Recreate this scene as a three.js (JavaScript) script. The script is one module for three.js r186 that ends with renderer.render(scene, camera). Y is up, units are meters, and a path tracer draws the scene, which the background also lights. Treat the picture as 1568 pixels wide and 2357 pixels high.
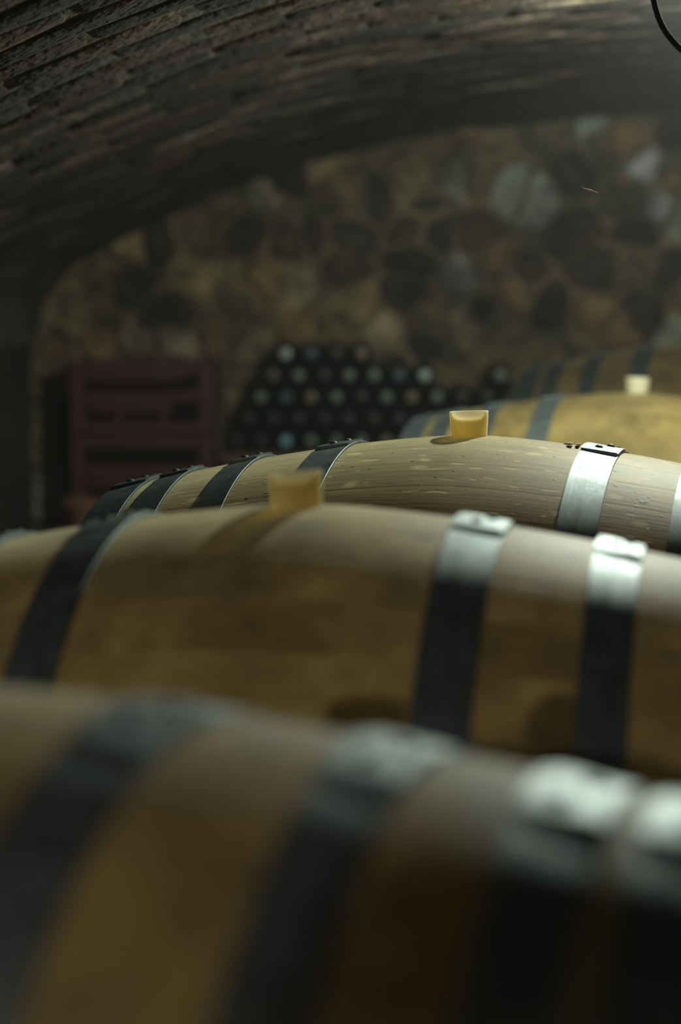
import * as THREE from 'three';
import { mergeGeometries } from 'three/addons/utils/BufferGeometryUtils.js';
import { RoundedBoxGeometry } from 'three/addons/geometries/RoundedBoxGeometry.js';

// ---------------------------------------------------------------- camera, light, exposure
const scene = new THREE.Scene();
scene.fog = new THREE.FogExp2(new THREE.Color().setRGB(.92, .94, .92), .0058);
scene.background = new THREE.Color(0x000000);
const EYE = 1.30;
const camera = new THREE.PerspectiveCamera(2 * Math.atan(1178.5 / 4500) * 180 / Math.PI, 1568 / 2357, 0.05, 60);
camera.filmGauge = 36;
camera.position.set(0, EYE, 0);
camera.rotation.set(-6.3064 * Math.PI / 180, 0, 0);
camera.focus = 2.47;
camera.userData.fStop = 2.35;
scene.add(camera);
const renderer = new THREE.WebGLRenderer({ antialias: true });
renderer.toneMapping = THREE.LinearToneMapping;
renderer.toneMappingExposure = 1.0;
renderer.shadowMap.enabled = true;

const LAMP = new THREE.Vector3(0.62, 1.80, -3.08);
const LAMP_COLOR = new THREE.Color().setRGB(0.92, 1.0, 0.86), LAMP_POWER = 7.0;
const ADDED_FILL = new THREE.Vector3(2.3, 1.90, 2.5), ADDED_FILL_POWER = 0.75;  // added fill light for the dark barrel fronts
const BACK_LAMP = new THREE.Vector3(-1.80, 1.84, 1.43);
const BACK_COLOR = new THREE.Color().setRGB(1.0, 0.88, 0.82), BACK_POWER = 5.2;

// ---------------------------------------------------------------- helpers
function rng(seed) { let s = seed >>> 0; return () => { s = (s + 0x6D2B79F5) >>> 0; let t = s; t = Math.imul(t ^ (t >>> 15), t | 1); t ^= t + Math.imul(t ^ (t >>> 7), t | 61); return ((t ^ (t >>> 14)) >>> 0) / 4294967296; }; }
const used = {};
function numbered(name) { const n = used[name] = (used[name] ?? -1) + 1; return n ? `${name}_${String(n).padStart(3, '0')}` : name; }
function tag(o, label, category, group) { o.userData.label = label; o.userData.category = category; if (group) o.userData.group = group; return o; }
function struct(o) { o.userData.kind = 'structure'; return o; }
function mesh(name, geo, mat, parent) {
  const m = new THREE.Mesh(geo, mat); m.castShadow = m.receiveShadow = true;
  if (parent === scene) m.name = numbered(name);
  else { parent.userData._n ??= {}; const n = parent.userData._n[name] = (parent.userData._n[name] ?? -1) + 1; m.name = n ? `${name}_${String(n).padStart(3, '0')}` : name; }
  parent.add(m); return m;
}
function group(name, pos = [0, 0, 0], parent = scene) { const g = new THREE.Group(); g.name = numbered(name); g.position.set(...pos); parent.add(g); return g; }
const clamp = (x, a, b) => Math.min(b, Math.max(a, x));
const smooth = (a, b, x) => { const t = clamp((x - a) / (b - a), 0, 1); return t * t * (3 - 2 * t); };
const lerp = (a, b, t) => a + (b - a) * t;
// geometry from a grid of points: rows[i][j] = [x,y,z]
function gridGeo(rows, uvOf, colorOf, closed = false) {
  const nr = rows.length, nc = rows[0].length, P = [], U = [], C = [], I = [];
  for (let i = 0; i < nr; i++) for (let j = 0; j < nc; j++) {
    P.push(...rows[i][j]); U.push(...(uvOf ? uvOf(i, j) : [i * 0.01, j * 0.01]));
    if (colorOf) C.push(...colorOf(i, j));
  }
  for (let i = 0; i < nr - 1; i++) for (let j = 0; j < nc - 1; j++) { const a = i * nc + j, b = a + 1, c = a + nc, d = c + 1; I.push(a, c, b, b, c, d); }
  const g = new THREE.BufferGeometry();
  g.setAttribute('position', new THREE.Float32BufferAttribute(P, 3));
  g.setAttribute('uv', new THREE.Float32BufferAttribute(U, 2));
  if (colorOf) g.setAttribute('color', new THREE.Float32BufferAttribute(C, 3));
  g.setIndex(I); g.computeVertexNormals(); return g;
}
// periodic value noise
const TAB = (() => { const r = rng(77), t = new Float32Array(65536); for (let i = 0; i < 65536; i++) t[i] = r(); return t; })();
function vn(x, y, px, py, seed = 0) {
  const xi = Math.floor(x), yi = Math.floor(y); let fx = x - xi, fy = y - yi; fx = fx * fx * (3 - 2 * fx); fy = fy * fy * (3 - 2 * fy);
  const x0 = ((xi % px) + px) % px, x1 = (x0 + 1) % px, y0 = ((yi % py) + py) % py, y1 = (y0 + 1) % py;
  const h = (a, b) => TAB[(Math.imul(a + seed * 131, 73856093) ^ Math.imul(b + seed * 57, 19349663)) >>> 3 & 65535];
  return lerp(lerp(h(x0, y0), h(x1, y0), fx), lerp(h(x0, y1), h(x1, y1), fx), fy);
}
function tex(w, h, fn, srgb = true) {
  const d = new Uint8Array(w * h * 4), o = [0, 0, 0];
  for (let y = 0; y < h; y++) for (let x = 0; x < w; x++) { fn(x, y, o); const k = (y * w + x) * 4; d[k] = clamp(o[0], 0, 1) * 255; d[k + 1] = clamp(o[1], 0, 1) * 255; d[k + 2] = clamp(o[2], 0, 1) * 255; d[k + 3] = 255; }
  const t = new THREE.DataTexture(d, w, h); t.wrapS = t.wrapT = THREE.RepeatWrapping; t.magFilter = THREE.LinearFilter; t.minFilter = THREE.LinearFilter;
  if (srgb) t.colorSpace = THREE.SRGBColorSpace; t.needsUpdate = true; return t;
}

// ---------------------------------------------------------------- textures and materials
// oak: 1 m along the grain (u) by 0.5 m across (v)
const OW = 2048, OH = 1024;
const oakH = new Float32Array(OW * OH);                    // brightness field shared by colour and bump
{
  for (let y = 0; y < OH; y++) for (let x = 0; x < OW; x++) {
    const wob = (vn(x / 256, y / 128, 8, 8, 9) - .5) * 14, yy = y + wob;
    let b = 0.72;
    b += (vn(x / 256, yy / 2.2, 8, 465, 1) - .5) * .13;
    b += (vn(x / 64, yy / 4, 32, 256, 2) - .5) * .10;
    b += (vn(x / 512, yy / 24, 4, 43, 3) - .5) * .06;
    b += (vn(x / 90, yy / 60, 23, 17, 4) - .5) * .10;
    const p = vn(x / 22, yy / 1.6, 93, 640, 5); if (p > .8) b -= (p - .8) * .9;       // pores
    b += (vn(x / 2, y / 2, 1024, 512, 6) - .5) * .05;
    oakH[y * OW + x] = b;
  }
  const r = rng(5), put = (cx, cy, L, W, sl, amp, soft) => {
    for (let dy = -W * 2; dy <= W * 2; dy++) for (let dx = -L; dx <= L; dx++) {
      const yy = dy - dx * sl, q = (dx / L) ** 2 + (yy / W) ** 2 + (TAB[(dx * 7 + dy * 131 + cx | 0) & 65535] - .5) * .25; if (q > 1) continue;
      const k = ((cy + dy + OH * 4) % OH | 0) * OW + ((cx + dx + OW * 4) % OW | 0); oakH[k] += amp * Math.min(1, (1 - q) * soft);
    }
  };
  for (let i = 0; i < 300; i++) put(r() * OW | 0, r() * OH | 0, 8 + r() * r() * 46, 2 + r() * 3, (r() - .5) * .35, .17 + r() * .14, 1.6);   // medullary rays
  for (let i = 0; i < 70; i++) { const s = 7 + r() * 15; put(r() * OW | 0, r() * OH | 0, s * 1.4, s * .8, (r() - .5) * .6, .15 + r() * .08, 1.3); }   // broad ray patches
  for (let i = 0; i < 220; i++) { const s = 1.5 + r() * 2.6; put(r() * OW | 0, r() * OH | 0, s * 1.5, s, 0, -.3 - r() * .3, 2); }       // specks of dirt
  for (let i = 0; i < 46; i++) put(r() * OW | 0, r() * OH | 0, 10 + r() * 30, 1.2, (r() - .5) * .1, -.2, 2);                          // scores
  for (let i = 0; i < 9; i++) { const cx = r() * OW, cy = r() * OH; for (let k = 0; k < 14; k++) put(cx + (r() - .5) * 34 | 0, cy + (r() - .5) * 22 | 0, 2 + r() * 4, 1 + r() * 2.4, 0, -.4, 2); }
}
const oakMap = tex(OW, OH, (x, y, o) => { const b = oakH[y * OW + x], w = vn(x / 300, y / 90, 7, 11, 12); o[0] = b * 1.0; o[1] = b * (.895 + .02 * w); o[2] = b * (.69 + .05 * w) - (0.72 - b) * .05 + Math.max(0, b - .80) * .30; });
const oakBump = tex(OW, OH, (x, y, o) => { o[0] = o[1] = o[2] = oakH[y * OW + x] * .6 + .1; }, false);
// older, plainer staves: faint grain under broad damp blotches
const plainMap = tex(1024, 512, (x, y, o) => {
  const w = (vn(x / 120, y / 60, 9, 9, 51) - .5) * 8, yy = y + w;
  let b = .74 + (vn(x / 70, yy / 2, 15, 256, 52) - .5) * .07 + (vn(x / 60, y / 70, 17, 7, 53) - .5) * .20 + (vn(x / 22, y / 26, 47, 20, 54) - .5) * .13 + (vn(x / 8, y / 8, 128, 64, 55) - .5) * .06;
  const t = vn(x / 90, y / 50, 11, 10, 56); o[0] = b; o[1] = b * (.90 + .015 * t); o[2] = b * (.70 + .06 * t);
});
const TONES = [[.70, .675, .415], [.74, .72, .45], [.65, .62, .37], [.68, .65, .39], [.565, .53, .30]];
function woodSet(map, k, blue = 1, green = 1, rough = .62) {
  return TONES.map(c => { const m = new THREE.MeshPhysicalMaterial({ map, bumpMap: oakBump, bumpScale: .0010, roughness: rough, vertexColors: true, specularIntensity: .45, sheen: .9, sheenRoughness: .6, sheenColor: new THREE.Color().setRGB(.80, .84, .64) }); m.color.setRGB(c[0] * k, c[1] * k * green, c[2] * k * blue); return m; });
}
const dimmedOak = woodSet(oakMap, .70), liftedOak = woodSet(plainMap, 1.12, 1, 1, .60), evenedFrontOak = woodSet(plainMap, .88, .98), golden = woodSet(plainMap, .66, .88, .95), dull = woodSet(plainMap, .36, .92, .90);  // oak brightness set per barrel to counter the lamp's uneven reach
const metalMap = tex(1024, 256, (x, y, o) => {
  let b = .72 + (vn(x / 40, y / 30, 26, 9, 21) - .5) * .12 + (vn(x / 9, y / 8, 114, 32, 22) - .5) * .06 + (vn(x / 2, y / 2, 512, 128, 23) - .5) * .07;
  const s = vn(x / 60, y / 1.5, 17, 171, 24); if (s > .86) b += .08; const d = vn(x / 14, y / 12, 73, 21, 25); if (d < .10) b -= .07;
  o[0] = b * .96; o[1] = b; o[2] = b * 1.0;
});
const metalRough = tex(512, 128, (x, y, o) => { const b = .44 + (vn(x / 20, y / 16, 26, 8, 31) - .5) * .06 + (vn(x / 3, y / 3, 171, 43, 32) - .5) * .06; o[0] = o[1] = o[2] = b; }, false);
const hoopMat = new THREE.MeshStandardMaterial({ map: metalMap, roughnessMap: metalRough, roughness: 1.22, metalness: .84 }); hoopMat.color.setRGB(.56, .64, .64);
const dimmedSharpHoop = hoopMat.clone(); dimmedSharpHoop.color.multiplyScalar(.42); const dimmedMidHoop = hoopMat.clone(); dimmedMidHoop.color.multiplyScalar(.74);  // darker copies for barrels whose hoops the lamp overlights
const oldHoopMat = new THREE.MeshStandardMaterial({ map: metalMap, roughnessMap: metalRough, roughness: 1.15, metalness: .8 }); oldHoopMat.color.setRGB(.30, .32, .33);
const rivetMat = new THREE.MeshStandardMaterial({ roughness: .6, metalness: .4 }); rivetMat.color.setRGB(.030, .027, .022);
const grit = tex(512, 512, (x, y, o) => {
  const b = .62 + (vn(x / 60, y / 60, 9, 9, 41) - .5) * .35 + (vn(x / 17, y / 17, 30, 30, 42) - .5) * .25 + (vn(x / 5, y / 5, 102, 102, 43) - .5) * .2 + (vn(x / 1.6, y / 1.6, 320, 320, 44) - .5) * .12;
  o[0] = o[1] = o[2] = b;
});
const gritBump = tex(512, 512, (x, y, o) => { o[0] = o[1] = o[2] = .5 + (vn(x / 17, y / 17, 30, 30, 42) - .5) * .5 + (vn(x / 5, y / 5, 102, 102, 43) - .5) * .35 + (vn(x / 1.6, y / 1.6, 320, 320, 44) - .5) * .2; }, false);
function stoneMat(r, g, b, rough = .92) { const m = new THREE.MeshStandardMaterial({ map: grit, bumpMap: gritBump, bumpScale: .006, roughness: rough }); m.color.setRGB(r, g, b); return m; }
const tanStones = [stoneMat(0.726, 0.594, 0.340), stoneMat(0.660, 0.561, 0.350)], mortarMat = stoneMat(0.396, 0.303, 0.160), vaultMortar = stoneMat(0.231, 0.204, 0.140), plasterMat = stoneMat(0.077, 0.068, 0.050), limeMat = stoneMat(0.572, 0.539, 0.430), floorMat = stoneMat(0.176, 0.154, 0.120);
const darkStones = [stoneMat(0.076, 0.059, 0.042), stoneMat(0.113, 0.084, 0.053), stoneMat(0.152, 0.098, 0.056)];
const brownStones = [stoneMat(0.500, 0.332, 0.149), stoneMat(0.384, 0.292, 0.147), stoneMat(0.576, 0.452, 0.211), stoneMat(0.354, 0.260, 0.133)];
const paleStones = [stoneMat(0.850, 0.850, 0.850), stoneMat(0.822, 0.850, 0.729), stoneMat(0.680, 0.666, 0.486)];
const brickMats = [stoneMat(0.172, 0.101, 0.062), stoneMat(0.137, 0.092, 0.062), stoneMat(0.195, 0.135, 0.086), stoneMat(0.114, 0.085, 0.062), stoneMat(0.240, 0.189, 0.126), stoneMat(0.092, 0.069, 0.055), stoneMat(0.038, 0.033, 0.028), stoneMat(0.049, 0.039, 0.033)];
const bungMat = new THREE.MeshPhysicalMaterial({ roughness: .75, transmission: .85, thickness: .03, ior: 1.15, attenuationDistance: .027 }); bungMat.color.setRGB(.97, .95, .86); bungMat.attenuationColor = new THREE.Color().setRGB(.93, .71, .20);
const creamMat = new THREE.MeshPhysicalMaterial({ roughness: .8, transmission: .4, thickness: .03, ior: 1.25, attenuationDistance: .05 }); creamMat.color.setRGB(.86, .82, .60); creamMat.attenuationColor = new THREE.Color().setRGB(.85, .75, .4);
const beamMat = new THREE.MeshStandardMaterial({ map: oakMap, roughness: .85 }); beamMat.color.setRGB(.22, .17, .12);
const redPlastic = new THREE.MeshStandardMaterial({ roughness: .62 }); redPlastic.color.setRGB(.052, .005, .003);
const blackMat = new THREE.MeshStandardMaterial({ roughness: .95 }); blackMat.color.setRGB(.006, .006, .006);
const steelMat = new THREE.MeshStandardMaterial({ roughness: .6, metalness: .6 }); steelMat.color.setRGB(.10, .10, .105);

// ---------------------------------------------------------------- the setting
const ZB = -6.30, ZF = -1.15, RX0 = -2.6, RX1 = 4.2, RZ = 3.4, RY = 2.6, XL = -0.98, XC = 1.40, XR = 2 * XC - XL, SPRING = 1.15;
const half = [[XL, SPRING], [-.95, 1.27], [-.86, 1.385], [-.70, 1.48], [-.51, 1.57], [-.118, 1.72], [.30, 1.813], [.72, 1.86], [1.10, 1.883], [XC, 1.89]];
const archCurve = new THREE.CatmullRomCurve3([...half, ...half.slice(0, -1).reverse().map(([x, y]) => [2 * XC - x, y])].map(([x, y]) => new THREE.Vector3(x, y, 0)), false, 'centripetal');
archCurve.arcLengthDivisions = 600;
const ARC = archCurve.getLength();
const arch = s => { const u = clamp(s / ARC, 0, 1), p = archCurve.getPointAt(u), t = archCurve.getTangentAt(u); return { x: p.x, y: p.y, tx: t.x, ty: t.y, nx: t.y, ny: -t.x }; };  // n points into the room
const archY = (() => { const N = 800, xs = [], ys = []; for (let i = 0; i <= N; i++) { const p = archCurve.getPointAt(i / N); xs.push(p.x); ys.push(p.y); } return x => { if (x <= xs[0] || x >= xs[N]) return SPRING; let i = 0; while (xs[i + 1] < x) i++; return lerp(ys[i], ys[i + 1], (x - xs[i]) / (xs[i + 1] - xs[i] || 1)); }; })();

{
  const slab = (name, x0, x1, y0, y1, z0, z1, m) => { const o = mesh(name, new THREE.BoxGeometry(x1 - x0, y1 - y0, z1 - z0), m, scene); o.position.set((x0 + x1) / 2, (y0 + y1) / 2, (z0 + z1) / 2); return struct(o); };
  slab('floor', RX0 - .3, RX1 + .3, -.2, 0, ZB - .3, RZ + .3, floorMat);
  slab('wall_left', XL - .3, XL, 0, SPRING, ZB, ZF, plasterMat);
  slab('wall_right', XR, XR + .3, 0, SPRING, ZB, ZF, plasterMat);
  const shadePillar = slab('added_trim_2', -.74, -.47, 0, RY, .10, .36, plasterMat);  // unseen pillar added to shade the right part of the nearest barrel
  // the wider room that the viewer stands in
  slab('wall_front', RX0 - .3, RX1 + .3, 0, RY, RZ, RZ + .3, limeMat);
  slab('wall_front_left', RX0 - .3, RX0, 0, RY, ZF, RZ, limeMat);
  slab('wall_front_right', RX1, RX1 + .3, 0, RY, ZF, RZ, limeMat);
  slab('ceiling_front', RX0 - .3, RX1 + .3, RY, RY + .2, ZF - .3, RZ + .3, limeMat);
  const sh = new THREE.Shape(); sh.moveTo(RX0, 0); sh.lineTo(XL, 0); sh.lineTo(XL, SPRING);
  for (let i = 1; i < 60; i++) { const p = archCurve.getPointAt(i / 60); sh.lineTo(p.x, p.y); }
  sh.lineTo(XR, SPRING); sh.lineTo(XR, 0); sh.lineTo(RX1, 0); sh.lineTo(RX1, RY); sh.lineTo(RX0, RY); sh.closePath();
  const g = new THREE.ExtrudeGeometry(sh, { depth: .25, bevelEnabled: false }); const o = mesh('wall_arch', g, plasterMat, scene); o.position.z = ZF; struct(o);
}
// vaulted ceiling: mortar shell with thickness, bricks laid in arcs across the vault
const ceiling = struct(group('ceiling'));
{
  const N = 140, ring = [];
  for (let i = 0; i <= N; i++) { const a = arch(ARC * i / N); ring.push([a, [a.x, a.y], [a.x - a.nx * .3, a.y - a.ny * .3]]); }
  const zs = [ZF, (ZF + ZB) / 2, ZB];
  const inner = gridGeo(ring.map(r => zs.map(z => [...r[1], z])), (i, j) => [ARC * i / N, zs[j]]);
  const outer = gridGeo(ring.map(r => zs.map(z => [...r[2], z]).reverse()), (i, j) => [ARC * i / N, zs[j]]);
  const e1 = gridGeo(ring.map(r => [[...r[1], ZB], [...r[2], ZB]])), e2 = gridGeo(ring.map(r => [[...r[2], ZF], [...r[1], ZF]]));
  mesh('vault_shell', mergeGeometries([inner, outer, e1, e2]), vaultMortar, ceiling);
}
function roughBox(w, h, d, seed, j = .006) {          // a worn brick: chamfered block with uneven corners, base at z = 0 ... -d
  const r = rng(seed), c = .007, g = [];
  const rect = (hw, hh, z) => [[-hw, -hh], [0, -hh], [hw, -hh], [hw, hh], [0, hh], [-hw, hh], [-hw, -hh]].map(([x, y]) => [x, y, z]);
  const rings = [rect(w / 2, h / 2, 0), rect(w / 2, h / 2, d - c), rect(w / 2 - c, h / 2 - c, d), rect(w * .25, h * .2, d + .001)];
  for (const ri of rings) { for (const p of ri) { p[0] += (r() - .5) * j; p[1] += (r() - .5) * j; if (p[2] > 0) p[2] += (r() - .5) * j * .7; } ri[6] = [...ri[0]]; }
  const m = new THREE.Vector3(0, 0, d); const top = rings[3].map(() => [m.x, m.y, m.z]);
  return gridGeo([...rings, top], (i, k) => [[...rings, top][i][k][0] * 1 + seed * .37, [...rings, top][i][k][1] + seed * .61]);
}
{
  const r = rng(31), cw = .112, bl = .265, variants = [...Array(8)].map((_, i) => roughBox(bl - .012, cw - .012, .012, 100 + i, .007));
  const all = [];
  for (let z = ZB + cw / 2 + .01, row = 0; z < ZF; z += cw, row++) for (let s = .05 + (row % 2) * bl / 2 + r() * .03; s < ARC - .2; s += bl) {
    const sc = .9 + r() * .2, a = arch(s + bl / 2);
    const M = new THREE.Matrix4().makeBasis(new THREE.Vector3(a.tx, a.ty, 0), new THREE.Vector3(0, 0, -1), new THREE.Vector3(a.nx, a.ny, 0));
    if (M.determinant() < 0) M.makeBasis(new THREE.Vector3(a.tx, a.ty, 0), new THREE.Vector3(0, 0, 1), new THREE.Vector3(a.nx, a.ny, 0));
    const depth = r() * r() * .008 - .002, rot = (r() - .5) * .03;
    M.multiply(new THREE.Matrix4().makeRotationZ(rot)); M.scale(new THREE.Vector3(.97 + r() * .03, .92 + r() * .08, sc));
    M.setPosition(a.x - a.nx * (.006 - depth), a.y - a.ny * (.006 - depth), z);
    const dz = -z, px = 784 + 4500 * a.x / dz, py = 681 - 4500 * (a.y - EYE) / dz;
    const seen = dz > 1 && px > -60 && px < 1640 && py > -70;
    all.push({ M, v: Math.floor(r() * 8), m: Math.floor(r() * 8), w: seen ? dz : 99 + Math.abs(dz - 4) });
  }
  const order = all.slice().sort((a, b) => a.w - b.w), own = new Set(order.slice(0, 296));
  const rest = brickMats.map(() => []);
  for (const b of all) {
    if (own.has(b)) { const o = mesh('brick', variants[b.v], brickMats[b.m], ceiling); o.applyMatrix4(b.M); } else rest[b.m].push(variants[b.v].clone().applyMatrix4(b.M));
  }
  const geos = rest.map(x => mergeGeometries(x)), o = mesh('brickwork', mergeGeometries(geos, true), brickMats, ceiling); o.userData.kind = 'stuff';
}
// back wall: rubble stones bedded in sandy mortar
const wallBack = struct(group('wall_back', [0, 0, ZB]));
{
  const s = new THREE.Shape(); s.moveTo(XL - .3, 0); s.lineTo(XR + .3, 0); s.lineTo(XR + .3, 2.3); s.lineTo(XL - .3, 2.3);
  const slab = new THREE.ExtrudeGeometry(s, { depth: .3, bevelEnabled: false }); slab.translate(0, 0, -.3); mesh('mortar', slab, mortarMat, wallBack);
  const r = rng(812), seeds = [], sx = .128, sy = .108;
  for (let y = -.02, row = 0; y < 2.1; y += sy, row++) for (let x = XL - .1 + (row % 2) * sx * .5; x < XR + .1; x += sx) if (r() > .13) seeds.push([x + (r() - .5) * sx * .85, y + (r() - .5) * sy * .8]);
  const W = (px, py) => [(px - 784) / 714, EYE + (681 - py) / 714];
  const pale = [[1215, 460, .075], [1440, 392, .06], [870, 385, .07], [1475, 470, .06], [705, 595, .06], [1065, 645, .06], [1475, 770, .05], [640, 500, .06], [560, 470, .06], [1350, 290, .06], [1500, 300, .05], [905, 705, .03], [1180, 735, .04], [720, 480, .04]].map(([x, y, d]) => [...W(x, y), d]);
  const dark = [[590, 560], [340, 640], [800, 580], [900, 600], [950, 500], [1190, 360], [1090, 520], [1320, 650], [1490, 690], [1010, 555], [760, 700], [450, 700], [520, 650], [1380, 560], [1250, 590], [380, 720], [640, 420], [1110, 705], [1000, 400], [1420, 540], [330, 560], [1290, 520], [960, 660], [700, 520], [1240, 680], [1540, 620], [830, 470]].map(([x, y]) => W(x, y));
  const light = [[600, 480], [530, 495], [420, 490], [490, 600], [330, 780], [430, 810], [900, 770], [850, 740], [1060, 790], [1200, 730], [910, 705], [1370, 785], [600, 765], [660, 730], [1100, 590], [990, 590], [1040, 480], [1130, 660], [470, 680], [700, 640], [1300, 710]].map(([x, y]) => W(x, y));
  const stones = [];
  seeds.forEach(([cx, cy], i) => {
    if (cx < XL || cx > XR) return; if (cy > archY(cx) + .03) return;
    let poly = [[cx - .13, cy - .1], [cx + .13, cy - .1], [cx + .13, cy + .1], [cx - .13, cy + .1]];
    for (let k = 0; k < seeds.length; k++) {
      if (k === i) continue; const [ox, oy] = seeds[k], dx = ox - cx, dy = oy - cy, d2 = dx * dx + dy * dy; if (d2 > .1) continue;
      const mx = (cx + ox) / 2, my = (cy + oy) / 2, out = [];
      for (let q = 0; q < poly.length; q++) {
        const A = poly[q], B = poly[(q + 1) % poly.length], fa = (A[0] - mx) * dx + (A[1] - my) * dy, fb = (B[0] - mx) * dx + (B[1] - my) * dy;
        if (fa <= 0) out.push(A); if (fa * fb < 0) { const t = fa / (fa - fb); out.push([lerp(A[0], B[0], t), lerp(A[1], B[1], t)]); }
      }
      poly = out; if (poly.length < 3) return;
    }
    let gx = 0, gy = 0; for (const p of poly) { gx += p[0] / poly.length; gy += p[1] / poly.length; }
    const inset = .004 + r() * r() * .016;
    const size = Math.min(...poly.map(p => Math.hypot(p[0] - gx, p[1] - gy))); if (size < .02) return;
    let ring = poly.map(p => { const d = Math.hypot(p[0] - gx, p[1] - gy), k = Math.max(.3, 1 - inset * 1.25 / d); return [gx + (p[0] - gx) * k, gy + (p[1] - gy) * k]; });
    const ch = []; for (let q = 0; q < ring.length; q++) { const A = ring[q], B = ring[(q + 1) % ring.length]; ch.push([lerp(A[0], B[0], .25), lerp(A[1], B[1], .25)], [lerp(A[0], B[0], .75), lerp(A[1], B[1], .75)]); }
    ring = ch.map(([x, y]) => [x + (r() - .5) * .008, y + (r() - .5) * .008]); ring.push(ring[0]);
    const h = .012 + r() * .03, tiltx = (r() - .5) * .2, tilty = (r() - .5) * .2;
    const lay = (k, z) => ring.map(([x, y]) => { const X = (x - gx) * k, Y = (y - gy) * k; return [X, Y, Math.max(-.005, z + (z > 0 ? X * tiltx + Y * tilty + (r() - .5) * .004 : 0))]; });
    const rows = [lay(1, -.012), lay(.96, h * .55), lay(.82, h * .9), lay(.45, h)]; for (const q of rows) q[q.length - 1] = [...q[0]]; rows.push(ring.map(() => [0, 0, h]));
    const g = gridGeo(rows, (a, b) => [rows[a][b][0] + gx, rows[a][b][1] + gy]);
    let m; const near = (list, d) => list.some(q => Math.hypot(q[0] - gx, q[1] - gy) < (q[2] ?? d)); const t = r();
    const pick = l => l[Math.floor(r() * l.length)];
    if (near(pale)) m = pick(paleStones.slice(0, 2)); else if (near(light, .05)) m = pick(tanStones); else if (near(dark, .065)) m = pick(darkStones); else m = t < .16 ? pick(darkStones) : t < .95 ? pick(brownStones) : paleStones[2];
    const px = 784 + 714 * gx, py = 681 - 714 * (gy - EYE);
    stones.push({ g, m, gx, gy, w: (px < -40 || px > 1640 || py > 1240 ? 1000 : 0) + Math.hypot(px - 800, py - 550) / 100 });
  });
  const own = new Set(stones.slice().sort((a, b) => a.w - b.w).slice(0, 296)), rest = new Map();
  for (const q of stones) {
    if (own.has(q)) { const o = mesh('stone', q.g, q.m, wallBack); o.position.set(q.gx, q.gy, 0); } else { if (!rest.has(q.m)) rest.set(q.m, []); rest.get(q.m).push(q.g.translate(q.gx, q.gy, 0)); }
  }
  const mats = [...rest.keys()], o = mesh('rubble', mergeGeometries(mats.map(m => mergeGeometries(rest.get(m))), true), mats, wallBack); o.userData.kind = 'stuff';
}

// ---------------------------------------------------------------- barrels
const RB = .345, RH = .2688, HO = .4761, ENDL = .479;
const Rof = a => RB - (RB - RH) * Math.pow(Math.abs(a) / HO, 1.5);
const HOOPS = [[.1479, .1944], [.2731, .313], [.3677, .4096], [.4236, .4761]];
// sheet of steel bent round the barrel: profile [[a, lift]...] from one edge over the outside to the other, each stretch its own strip so that edges stay crisp
function bandGeo(profile, p0, p1, n, widthAt) {
  const parts = [], full = Math.abs(p1 - p0) > 6.28;
  for (let e = 0; e < profile.length - 1; e++) {
    const rows = [];
    for (let i = 0; i <= n; i++) {
      const ph = lerp(p0, p1, i / n), w = widthAt ? widthAt(i / n) : 1, am = (profile[0][0] + profile[profile.length - 1][0]) / 2;
      rows.push([profile[e], profile[e + 1]].map(([a, l]) => { const aa = am + (a - am) * w, R = Rof(aa) + l; return [aa, R * Math.cos(ph), R * Math.sin(ph)]; }));
    }
    const len = RB, V = profile.slice(0, e + 1).reduce((s, p, k) => k ? s + Math.hypot(p[0] - profile[k - 1][0], p[1] - profile[k - 1][1]) : 0, 0), V2 = V + Math.hypot(profile[e + 1][0] - profile[e][0], profile[e + 1][1] - profile[e][1]);
    parts.push(gridGeo(rows, (i, j) => [lerp(p0, p1, i / n) * len / .5 + profile[0][0] * 3, (j ? V2 : V) / .12]));
  }
  if (!full) for (const t of [0, 1]) { // end faces
    const ph = lerp(p0, p1, t), w = widthAt ? widthAt(t) : 1, am = (profile[0][0] + profile[profile.length - 1][0]) / 2, N = 8, rows = [];
    const lo = Math.min(...profile.map(q => q[1])), hi = Math.max(...profile.map(q => q[1])), A0 = profile[0][0], A1 = profile[profile.length - 1][0];
    for (let k = 0; k <= N; k++) { const aa = am + (lerp(A0, A1, k / N) - am) * w; rows.push([lo, hi].map(l => { const R = Rof(aa) + l; return [aa, R * Math.cos(ph), R * Math.sin(ph)]; })); }
    if (t) rows.reverse(); parts.push(gridGeo(rows));
  }
  return mergeGeometries(parts);
}
const hoopGeo = {}, lapGeo = {}, rivetGeo = (() => { const g = new THREE.LatheGeometry([[0, .0036], [.0022, .0033], [.0042, .0022], [.0054, .0002], [.0054, -.003], [0, -.003]].map(p => new THREE.Vector2(...p)), 16); return g; })();
for (const side of [-1, 1]) HOOPS.forEach(([b0, b1], k) => {
  const i = side > 0 ? b0 : -b0, o = side > 0 ? b1 : -b1, d = Math.sign(o - i);         // i: edge towards the bilge, o: edge towards the head
  const T = .0020, lift = .0016;                                     // the bilge-side edge stands off the wood
  const pr = [[i + d * .0006, .0001], [i, lift], [i, lift + T - .0004], [i + d * .0004, lift + T], [lerp(i, o, .5), T + .0006], [o - d * .0004, T], [o, T - .0004], [o, -.0005]];
  hoopGeo[side + '' + k] = bandGeo(d > 0 ? pr : pr.slice().reverse(), 0, Math.PI * 2, 144);
  const L0 = T + lift + .0002, lp = [[i, lift + T - .0006], [i, lift + T + T], [lerp(i, o, .5), T + T + .001], [o, T + T + .0002], [o, T - .0006]].map(([a, l]) => [a, l + .0007]);
  lapGeo[side + '' + k] = bandGeo(d > 0 ? lp : lp.slice().reverse(), -.135, .122, 16, t => t < .22 ? lerp(.62, 1, t / .22) : t > .95 ? lerp(1, .95, (t - .95) / .05) : 1);
});
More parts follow.
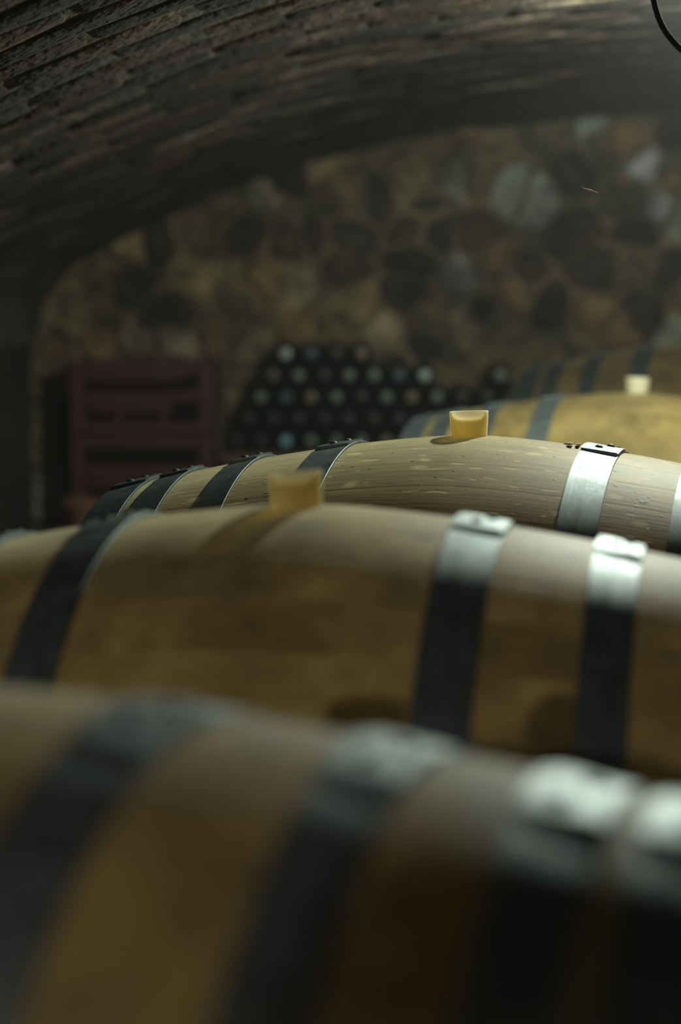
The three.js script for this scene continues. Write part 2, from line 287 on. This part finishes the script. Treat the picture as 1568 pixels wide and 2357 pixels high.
// darker patches with an outline of their own, in the barrel's coordinates [along, angle in degrees]
const blob = (a, p, ca, cp, ra, rp, n = 2) => Math.pow(Math.abs((a - ca) / ra), n) + Math.pow(Math.abs((p - cp) / rp), n);
const DARK_PATCHES = {
  second: (a, p) => { let k = 1; 
    const c = blob(a, p, .262, 50, .026, 5.5, 2) + (vn(a * 90, p * .5, 999, 999, 3) - .5) * .5; k *= lerp(.38, 1, smooth(.7, 1.1, c));
    const e = blob(a + (p - 12.5) * .0052, p, .133, 12.5, .006, 1.9, 2); k *= lerp(.25, 1, smooth(.5, 1.1, e)); return k; },
};
function mottle(seed) { return (a, p) => { const q = vn(a * 9 + seed, p * .09, 999, 999, seed) * .6 + vn(a * 24, p * .2 + seed, 999, 999, seed + 1) * .4; return lerp(.80, 1.08, q); }; }
function staveGeo(p0, p1, seed, tint) {
  const r = rng(seed), na = 120, nb = 9, lift = (r() - .5) * .00016, u0 = r(), v0 = r(), W = (p1 - p0) * RB, gap = .00005;
  const bev = .0011 / W, ts = [0, bev, ...[...Array(nb - 1)].map((_, j) => (j + 1) / nb), 1 - bev, 1];
  const sheet = (list, flip) => {                                    // list: [t across the stave, depth] for every column
    const rows = [], pr = [];
    for (let i = 0; i <= na; i++) {
      const a = lerp(-ENDL, ENDL, i / na), R = Rof(a), g = gap / R;
      rows.push(list.map(([t, dr]) => { const ph = lerp(p0 + g, p1 - g, t), rr = R + dr - (i === 0 || i === na ? .002 : 0); return [a, rr * Math.cos(ph), rr * Math.sin(ph)]; }));
      pr.push(list.map(([t]) => lerp(p0, p1, t)));
    }
    const col = (i, j) => { const p = pr[i][j] * 180 / Math.PI, k = tint(rows[i][j][0], p > 180 ? p - 360 : p), q = 1 - clamp(k, 0, 1); return [k, k * (1 - .06 * q), k * (1 - .02 * q)]; };
    return [gridGeo(rows, (i, j) => [rows[i][j][0] + u0, ((pr[i][j] - p0) * RB + v0) / .5], col), rows];
  };
  const edge = -.00022, [top, R0] = sheet(ts.map((t, j) => [t, lift + (j === 0 || j === ts.length - 1 ? edge : 0)]));
  const [s0, S0] = sheet([[0, -.024], [0, lift + edge]]), [s1, S1] = sheet([[1, lift + edge], [1, -.024]]), [inn] = sheet([[1, -.024], [0, -.024]]);
  const cap = (row, flip) => { const lo = row.map(q => { const k = 1 - .022 / Math.hypot(q[1], q[2]); return [q[0], q[1] * k, q[2] * k]; }); return gridGeo(flip ? [row, lo] : [lo, row], (i, j) => [u0 + i * .02, v0 + j * .01], () => [1, 1, 1]); };
  return mergeGeometries([top, s0, s1, inn, cap(R0[0], false), cap(R0[na], true)]);
}
const headGeo = (() => { const g = new THREE.CylinderGeometry(RH - .012, RH - .012, .022, 64, 1); g.rotateZ(Math.PI / 2); const n = g.attributes.position.count; g.setAttribute('color', new THREE.Float32BufferAttribute(new Float32Array(n * 3).fill(1), 3)); return g; })();
function angles(seed, fixed) {           // stave borders in degrees, the bung stave on top
  const r = rng(seed), b = [...fixed]; let p = b[b.length - 1]; const end = b[0] + 360;
  while (p < end - 17) { p += 9.5 + r() * 5; b.push(p); } if (end - p > 16) b.push((p + end) / 2); b.push(end); return b;
}
const barrelFrame = {};
function barrel(key, label, [x, y, z], yaw, tilt, seed, opt) {
  const D = Math.PI / 180, q = new THREE.Euler(0, -yaw * D, -tilt * D, 'YXZ'), up = new THREE.Vector3(0, 1, 0).applyEuler(q);
  const c = new THREE.Vector3(x, y + EYE, z), g = group('wine_barrel', c.clone().addScaledVector(up, -RB).toArray()); g.rotation.copy(q);
  tag(g, label, 'barrel', undefined); barrelFrame[key] = { c, q };
  const b = angles(seed, opt.borders ?? [-9, 9]), r = rng(seed + 5), mot = mottle(seed), st = DARK_PATCHES[key];
  const tint = st ? (a, p) => mot(a, p) * st(a, p) : mot;
  for (let k = 0; k < b.length - 1; k++) {
    const m = opt.tones && k < opt.tones.length ? opt.tones[k] : Math.floor(r() * 4);
    const o = mesh('stave', staveGeo(b[k] * D, b[k + 1] * D, seed * 100 + k, tint), (opt.mats ?? dimmedOak)[m], g); o.position.y = RB;
  }
  for (const s of [-1, 1]) { const h = mesh('barrel_head', headGeo, (opt.mats ?? dimmedOak)[0], g); h.position.set(s * .440, RB, 0); }
  for (const s of [-1, 1]) HOOPS.forEach(([b0, b1], k) => {
    const h = mesh('hoop', hoopGeo[s + '' + k], opt.hoop ?? hoopMat, g); h.position.y = RB;
    const turn = (opt.turns?.[s + '' + k] ?? (r() - .5) * 3) * D; 
    const lap = mesh('lap_plate', lapGeo[s + '' + k], opt.hoop ?? hoopMat, h); lap.rotation.x = turn;
    for (const [ph, off] of [[.052, -.004], [-.045, .006]]) {
      const a = s * (b0 + b1) / 2 + off, R = Rof(a) + .0052, v = mesh('rivet', rivetGeo, rivetMat, h);
      v.position.set(a, R * Math.cos(ph + turn), R * Math.sin(ph + turn)); v.rotation.x = ph + turn;
    }
  });
  return g;
}
function onBarrel(key, a, deg, lift = 0) {
  const f = barrelFrame[key], p = deg * Math.PI / 180, R = Rof(a) + lift;
  return new THREE.Vector3(a, R * Math.cos(p), R * Math.sin(p)).applyEuler(f.q).add(f.c);
}
barrel('front', 'pale oak wine barrel nearest the viewer, out of focus, filling the bottom of the picture', [-.2364, -.5575, -1.028], 17.44, -4.14, 11, { mats: evenedFrontOak });
barrel('viewer', 'oak wine barrel added under the viewer to shade the nearest one, below the picture edge', [-.43, -.505, -.285], 17.5, 0, 71, { mats: liftedOak });  // unseen barrel added to shade the lower front of the nearest one
barrel('second', 'blurred oak wine barrel between the nearest barrel and the sharp one, with a dim bung', [-.0351, -.5342, -1.7681], 11.79, -.79, 23, { mats: liftedOak, hoop: dimmedMidHoop, borders: [-10, 10, 23], tones: [1, 0] });
barrel('third', 'sharply focused pale oak wine barrel with a bright amber bung in its top', [.1649, -.5207, -2.473], 15.89, -.27, 37, { hoop: dimmedSharpHoop, borders: [-10, 11.5, 21.5, 30.5, 43], tones: [1, 1, 0, 2, 3] });
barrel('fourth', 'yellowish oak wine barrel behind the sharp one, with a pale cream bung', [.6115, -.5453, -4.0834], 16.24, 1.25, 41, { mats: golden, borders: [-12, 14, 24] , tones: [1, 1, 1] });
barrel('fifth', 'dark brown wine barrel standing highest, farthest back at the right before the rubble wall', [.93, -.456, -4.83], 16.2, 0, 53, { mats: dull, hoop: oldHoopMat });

// racks that carry the barrels (mostly hidden below them)
function rack(key, label) {
  const { c, q } = barrelFrame[key], g = group('barrel_rack', [c.x, 0, c.z]); g.rotation.y = q.y; tag(g, label, 'rack');
  for (const s of [-1, 1]) {
    const a = s * .293, R = Rof(a) + .0055, cy = c.y + a * Math.sin(q.z), top = cy - R;
    const bm = mesh('cross_beam', new RoundedBoxGeometry(.036, .08, .52, 2, .004), beamMat, g); bm.position.set(a, top - .041, 0);
    for (const t of [-1, 1]) {
      const ph = .42 * t, ck = mesh('chock', new RoundedBoxGeometry(.034, .040, .07, 2, .004), beamMat, g);
      ck.position.set(a, Math.max(cy - Math.cos(ph) * (R + .026), top + .021), Math.sin(ph) * (R + .026) + t * .012); ck.rotation.x = 0;
      const h = top - .082, l = mesh('leg', new RoundedBoxGeometry(.06, h, .07, 2, .004), beamMat, g); l.position.set(a, h / 2, t * .2);
    }
  }
  for (const t of [-1, 1]) { const m = mesh('rail', new RoundedBoxGeometry(.52, .05, .03, 2, .004), beamMat, g); m.position.set(0, .16, t * .2); }
}
rack('viewer', 'wooden rack under the added barrel below the viewer');
rack('front', 'wooden rack under the nearest barrel, below the picture edge'); rack('second', 'wooden rack under the second barrel, hidden by the nearest barrel');
rack('third', 'wooden rack under the sharply focused barrel'); rack('fourth', 'wooden rack under the yellowish barrel behind the sharp one'); rack('fifth', 'wooden rack under the dark brown barrel at the back');

// silicone bungs
function bung(key, label, mat, lean, roll) {
  const pos = onBarrel(key, 0, 0, -.0025), g = group('bung', pos.toArray()), D = Math.PI / 180; g.rotation.copy(barrelFrame[key].q); g.rotation.x += lean * D; g.rotation.z += roll * D; tag(g, label, 'bung');
  const prof = [[0, 0], [.0212, 0], [.0226, .0012], [.0240, .018], [.0247, .0305], [.0249, .0320], [.0246, .0332], [.0238, .0336], [.0222, .0336], [.0212, .0326], [.0195, .0280], [.0160, .0242], [.010, .0225], [0, .0218]].map(p => new THREE.Vector2(...p));
  mesh('plug', new THREE.LatheGeometry(prof, 56), mat, g);
}
bung('third', 'bright translucent amber bung standing in the sharply focused barrel', bungMat, -3.6, 2.2);
bung('front', 'bung of the nearest barrel, outside the picture at the left', bungMat, 0, 0);
bung('second', 'blurred dim amber bung in the barrel before the sharp one', bungMat, -3.2, 3.2);
bung('fourth', 'pale cream bung in the yellowish barrel at the right, farthest back', creamMat, -1, 0);

// wood chips lying beside the right bilge hoop of the sharp barrel
{
  const woodBit = new THREE.MeshStandardMaterial({ roughness: .8 }); woodBit.color.setRGB(.62, .55, .40); const bark = new THREE.MeshStandardMaterial({ roughness: .9 }); bark.color.setRGB(.05, .04, .03);
  const L = ['long pale wood splinter lying left of the sharp barrel hoop', 'small dark crumb lying in front of the pale splinter', 'short pale chip touching the hoop edge of the sharp barrel', 'dark chip below the short pale chip at the hoop'];
  [[.126, -.8, 14, 4, 3.5, .2, woodBit], [.131, 3.6, 10, 4.5, 3, -.5, bark], [.1395, .5, 9, 3.5, 5, 1.1, woodBit], [.1405, 3.2, 8, 3.5, 4, .9, bark]].forEach(([a, p, l, w, h, t, m], i) => {
    const r = rng(60 + i), g = new THREE.IcosahedronGeometry(1, 1), P = g.attributes.position; for (let k = 0; k < P.count; k++) P.setXYZ(k, P.getX(k) * l / 2000 * (1 + .2 * Math.sin(P.getY(k) * 5)), P.getY(k) * h / 2000, P.getZ(k) * w / 2000 * (1 + .3 * Math.sin(P.getX(k) * 4)));
    g.computeVertexNormals(); const o = mesh('wood_chip', g, m, scene); o.position.copy(onBarrel('third', a, p, h / 2200)); o.rotation.set(p * Math.PI / 180, -15.9 * Math.PI / 180 + t, 0, 'YXZ'); tag(o, L[i], 'wood chip');
  });
}

// ---------------------------------------------------------------- bottle stack against the rubble wall
{
  const glass = new THREE.MeshPhysicalMaterial({ roughness: .12, clearcoat: .3 }); glass.color.setRGB(.008, .011, .008);
  const cap = (name, r, g, b) => { const m = new THREE.MeshStandardMaterial({ roughness: .42, metalness: .15 }); m.color.setRGB(r, g, b); m.name = name; return m; };
  const CAPS = { black: cap('black', .010, .010, .011), white: cap('pale silver', .42, .50, .48), blue: cap('blue grey', .045, .085, .11), tan: cap('tan', .19, .145, .09), pink: cap('dull pink', .12, .08, .065), gold: cap('gold', .40, .30, .11), red: cap('red', .20, .015, .012), sky: cap('light blue', .22, .46, .52), grey: cap('grey', .15, .17, .16) };
  const glint = [[641, 814, 'white'], [695, 803, 'blue'], [823, 815, 'tan'], [932, 820, 'grey'], [987, 823, 'tan'], [1128, 850, 'grey'], [600, 852, 'pink'], [664, 846, 'pink'], [715, 840, 'grey'], [787, 852, 'grey'], [845, 857, 'grey'], [902, 862, 'blue'], [960, 865, 'white'], [1003, 862, 'tan'], [1097, 871, 'gold'], [592, 914, 'grey'], [671, 919, 'blue'], [711, 917, 'tan'], [775, 920, 'grey'], [835, 912, 'black'], [902, 924, 'grey'], [962, 928, 'tan'], [1021, 927, 'grey'], [1085, 930, 'red'], [650, 985, 'sky'], [709, 986, 'grey'], [777, 988, 'grey'], [835, 988, 'grey'], [890, 988, 'tan']];
  const body = new THREE.LatheGeometry([[0, .018], [.012, .012], [.024, .003], [.033, 0], [.0375, .003], [.0378, .010], [.0378, .190], [.0365, .205], [.030, .222], [.020, .236], [.0152, .250], [.0140, .262], [.0138, .295]].map(p => new THREE.Vector2(...p)), 28);
  const caps = new THREE.LatheGeometry([[.0148, .240], [.0148, .292], [.0156, .293], [.0156, .299], [.0150, .3005], [0, .3005]].map(p => new THREE.Vector2(...p)), 20);
  const PX = 728, D = .0768, H = D * .866, ROW0 = EYE - .44;   // lowest row of the stack, just behind the sharp barrel
  const topAt = px => px < 610 ? 812 : px < 860 ? 748 : px < 945 ? 800 : px < 1015 ? 772 : px < 1105 ? 835 : px < 1180 ? 803 : 858;
  const rows = [];
  for (let k = 0; k < 9; k++) { const y = ROW0 + k * H, row = []; for (let i = 0; i < 13; i++) { const x = -.32 + i * D + (k % 2) * D / 2, px = 784 + PX * x, py = 681 - PX * (y - EYE); if (px > 1225) continue; if (py - 26 >= topAt(px) - 4) row.push([x, y, px, py]); } rows.push(row); }
  // nothing hangs in the air: keep a bottle only where both below it are kept
  for (let k = 1; k < 9; k++) rows[k] = rows[k].filter(([x]) => rows[k - 1].filter(q => Math.abs(Math.abs(q[0] - x) - D / 2) < .002).length === 2 );
  const live = rows.filter(r => r.length).reverse(), ord = ['first', 'second', 'third', 'fourth', 'fifth', 'sixth', 'seventh', 'eighth', 'ninth', 'tenth', 'eleventh', 'twelfth', 'thirteenth'];
  const proto = group('wine_bottle'); mesh('glass_body', body, glass, proto); mesh('capsule', caps, CAPS.black, proto); proto.rotation.x = Math.PI / 2;
  let first = true; const taken = new Set();
  live.forEach((row, ri) => row.forEach(([x, y, px, py], bi) => {
    let o = proto; if (!first) { o = proto.clone(); o.name = numbered('wine_bottle'); scene.add(o); } first = false;
    let best = -1, bd = 34; glint.forEach(([gx, gy], k) => { const d = Math.hypot(gx - px, (gy - py)); if (d < bd && !taken.has(k)) { bd = d; best = k; } });
    const c = CAPS[best >= 0 ? glint[best][2] : 'black']; if (best >= 0) taken.add(best);
    o.children[1].material = c; o.position.set(x, y, ZB + .05);
    tag(o, `bottle with ${c.name} capsule, ${ord[bi]} from left in the stack's ${ord[ri]} row from top`, 'bottle', 'wine bottles stacked against the rubble wall');
  }));
  const plank = ROW0 - D / 2, g = group('bottle_shelf', [.16, 0, ZB + .20]); tag(g, 'low dark wooden shelf carrying the bottle stack', 'shelf');
  const t = mesh('shelf_board', new RoundedBoxGeometry(1.06, .03, .30, 2, .004), beamMat, g); t.position.y = plank - .016;
  for (const sx of [-.48, 0, .48]) { const l = mesh('leg', new RoundedBoxGeometry(.06, plank - .031, .26, 2, .004), beamMat, g); l.position.set(sx, (plank - .031) / 2, 0); }
  for (const sx of [-.532, .532]) { const l = mesh('side_board', new RoundedBoxGeometry(.012, .20, .28, 2, .004), beamMat, g); l.position.set(sx, plank + .1, 0); }
}

// ---------------------------------------------------------------- red crates
{
  const W = .43, H = .235, Dp = .32, z = ZB + .26, x = -.598, top = EYE - .195, n = Math.ceil(top / H), h = top / n;
  const box = (g, name, w, hh, d, px, py, pz) => { const m = mesh(name, new RoundedBoxGeometry(w, hh, d, 2, .004), redPlastic, g); m.position.set(px, py, pz); return m; };
  const names = ['topmost', 'second from the top', 'third from the top', 'fourth from the top', 'lowest'];
  for (let k = 0; k < n; k++) {
    const g = group('plastic_crate', [x, h * k, z]); tag(g, `dark red slatted plastic crate, ${names[n - 1 - k]} in the stack left of the bottles`, 'crate', 'stacked red crates');
    box(g, 'base', W - .01, .012, Dp - .01, 0, .008, 0);
    for (const sx of [-1, 1]) for (const sz of [-1, 1]) box(g, 'corner_post', .042, h - .004, .03, sx * (W / 2 - .021), h / 2, sz * (Dp / 2 - .015));
    for (const sz of [-1, 1]) { box(g, 'rim', W - .085, .036, .022, 0, h - .021, sz * (Dp / 2 - .012)); box(g, 'slat', W - .085, .030, .016, 0, h * .52, sz * (Dp / 2 - .012)); box(g, 'slat', W - .085, .034, .016, 0, .022, sz * (Dp / 2 - .012)); for (const xx of [-.07, .065]) box(g, 'upright', .022, h * .46, .014, xx, h * .27, sz * (Dp / 2 - .014)); }
    box(g, 'back_panel', W - .085, h * .86, .008, 0, h * .46, -(Dp / 2 - .026));
    for (const sx of [-1, 1]) { box(g, 'rim', .022, .036, Dp - .06, sx * (W / 2 - .012), h - .021, 0); box(g, 'side_panel', .010, h * .7, Dp - .06, sx * (W / 2 - .014), h * .37, 0); }
  }
}
// pale stone pier at the left end of the back wall
{
  const p = struct(group('trim_1', [XL, 0, ZB])), r = rng(99);
  let y = 0; for (let k = 0; y < 1.16; k++) { const h = .17 + r() * .10, w = .075 + (k % 2) * .03 + r() * .015; const m = mesh('block', new RoundedBoxGeometry(w, Math.min(h, 1.2 - y) - .012, .16, 2, .008), [paleStones[2], brownStones[2], brownStones[0]][k % 3], p); m.position.set(w / 2 + .005, y + Math.min(h, 1.2 - y) / 2, .08); y += h; }
}
// clay pot on the floor behind the left end of the sharp barrel
{
  const m = new THREE.MeshStandardMaterial({ roughness: .85, map: grit }); m.color.setRGB(.30, .115, .045);
  const st = mesh('wooden_post', new RoundedBoxGeometry(.14, .68, .14, 2, .006), beamMat, scene); st.position.set(-.695, .34, -5.2); tag(st, 'dark wooden post under the small clay pot', 'post');
  const g = group('clay_pot', [-.695, .68, -5.2]); tag(g, 'small rust-orange clay pot just showing beyond the left end of the sharp barrel', 'pot');
  mesh('pot_body', new THREE.LatheGeometry([[0, 0], [.035, 0], [.048, .06], [.050, .062]].map(p => new THREE.Vector2(...p)), 32), m, g);
  mesh('rim', new THREE.LatheGeometry([[.050, .060], [.055, .062], [.056, .080], [.050, .081], [.047, .060], [.034, .008], [0, .008]].map(p => new THREE.Vector2(...p)), 32), m, g);
}

// ---------------------------------------------------------------- lamp, cable, silk
{
  const top = archY(LAMP.x), g = group('ceiling_lamp', [LAMP.x, top, LAMP.z]); tag(g, 'small cool white bulb with an added light-blocking plate fixed under the brick vault', 'lamp');
  const glow = new THREE.MeshStandardMaterial({ roughness: .4 }); glow.color.setRGB(.9, .9, .9); glow.emissive.copy(LAMP_COLOR); glow.emissiveIntensity = 6;
  const d = top - LAMP.y;
  const pl = mesh('base_plate', new THREE.CylinderGeometry(.045, .050, .012, 32), blackMat, g); pl.position.y = -.004;
  const so = mesh('socket', new THREE.CylinderGeometry(.018, .020, Math.max(.012, d - .034), 24), blackMat, g); so.position.y = -(d - .022) / 2;
  const blocker = mesh('light_blocker', new RoundedBoxGeometry(.004, d + .016, .26, 2, .001), steelMat, g); blocker.position.set(-.062, -(d + .016) / 2 + .006, .05);   // added plate that keeps the lamp off the left vault
  const bu = mesh('bulb', new THREE.SphereGeometry(.030, 32, 20), glow, g); bu.position.y = -d; bu.castShadow = false;
  const l = new THREE.PointLight(LAMP_COLOR, LAMP_POWER, 0, 2); l.name = 'ceiling_lamp_light'; l.position.copy(LAMP); l.castShadow = true; l.shadow.radius = 1.4; scene.add(l);
  const top2 = RY, g2 = group('ceiling_lamp', [BACK_LAMP.x, top2, BACK_LAMP.z]); tag(g2, 'warm bulb hanging on a flex behind the viewer, outside the picture', 'lamp');
  const glow2 = glow.clone(); glow2.emissive.copy(BACK_COLOR); glow2.emissiveIntensity = 3; const d2 = top2 - BACK_LAMP.y;
  const p2 = mesh('base_plate', new THREE.CylinderGeometry(.045, .050, .012, 32), blackMat, g2); p2.position.y = -.012; const c2 = mesh('flex', new THREE.CylinderGeometry(.004, .004, d2 - .02, 10), blackMat, g2); c2.position.y = -(d2) / 2;
  const b2 = mesh('bulb', new THREE.SphereGeometry(.035, 32, 20), glow2, g2); b2.position.y = -d2; b2.castShadow = false;
  const l2 = new THREE.PointLight(BACK_COLOR, BACK_POWER, 0, 2); l2.name = 'back_lamp_light'; l2.position.copy(BACK_LAMP); l2.castShadow = true; l2.shadow.radius = 1.8; scene.add(l2);
  const g3 = g2.clone(); g3.name = numbered('ceiling_lamp'); scene.add(g3); g3.position.set(ADDED_FILL.x, RY, ADDED_FILL.z); g3.children[1].scale.y = (RY - ADDED_FILL.y) / d2; g3.children[1].position.y = -(RY - ADDED_FILL.y) / 2; g3.children[2].position.y = -(RY - ADDED_FILL.y); tag(g3, 'weak warm fill bulb added at the far right behind the viewer, outside the picture', 'lamp');
  const l3 = new THREE.PointLight(BACK_COLOR, ADDED_FILL_POWER, 0, 2); l3.name = 'added_fill_light'; l3.position.copy(ADDED_FILL); l3.castShadow = true; l3.shadow.radius = 1.8; scene.add(l3);  // added fill, lifts the dark right side of the nearest barrel
}
{
  const pts = [[.362, archY(.362) - .004, -2.44], [.366, 1.78, -2.42], [.376, 1.653, -2.40], [.387, 1.622, -2.40], [.4005, 1.604, -2.40], [.418, 1.591, -2.41], [.46, 1.580, -2.46], [.53, 1.605, -2.60], [.585, 1.69, -2.86], [.60, archY(.6) - .006, -3.0]].map(p => new THREE.Vector3(...p));
  const o = mesh('cable', new THREE.TubeGeometry(new THREE.CatmullRomCurve3(pts), 90, .0037, 10), blackMat, scene); tag(o, 'black electric cable hanging in a loop from the brick vault', 'cable');
}
{ // short thickened length of thread, its lamp glint painted as yellow colour
  const A = new THREE.Vector3(.3010, EYE + .1345, -2.47), B = new THREE.Vector3(.3225, EYE + .1283, -2.475), d = B.clone().sub(A).normalize();
  const silk = new THREE.MeshStandardMaterial({ roughness: .4 }); silk.color.setRGB(.95, .78, .16);
  const g = group('silk_thread'); tag(g, 'painted yellow glint on a short fine thread in the air before the rubble wall', 'thread');
  const tube = (p, q, r0, r1) => { const L = p.distanceTo(q), c = new THREE.CylinderGeometry(r1, r0, L, 8, 1); c.translate(0, L / 2, 0); c.applyQuaternion(new THREE.Quaternion().setFromUnitVectors(new THREE.Vector3(0, 1, 0), q.clone().sub(p).normalize())); c.translate(p.x, p.y, p.z); return c; };
  const M = A.clone().lerp(B, .5); mesh('painted_glint', mergeGeometries([tube(A, M, .0001, .0012), tube(M, B, .0012, .0002)]), silk, g);
}
scene.traverse(o => { if (o.userData._n) delete o.userData._n; });
renderer.render(scene, camera);
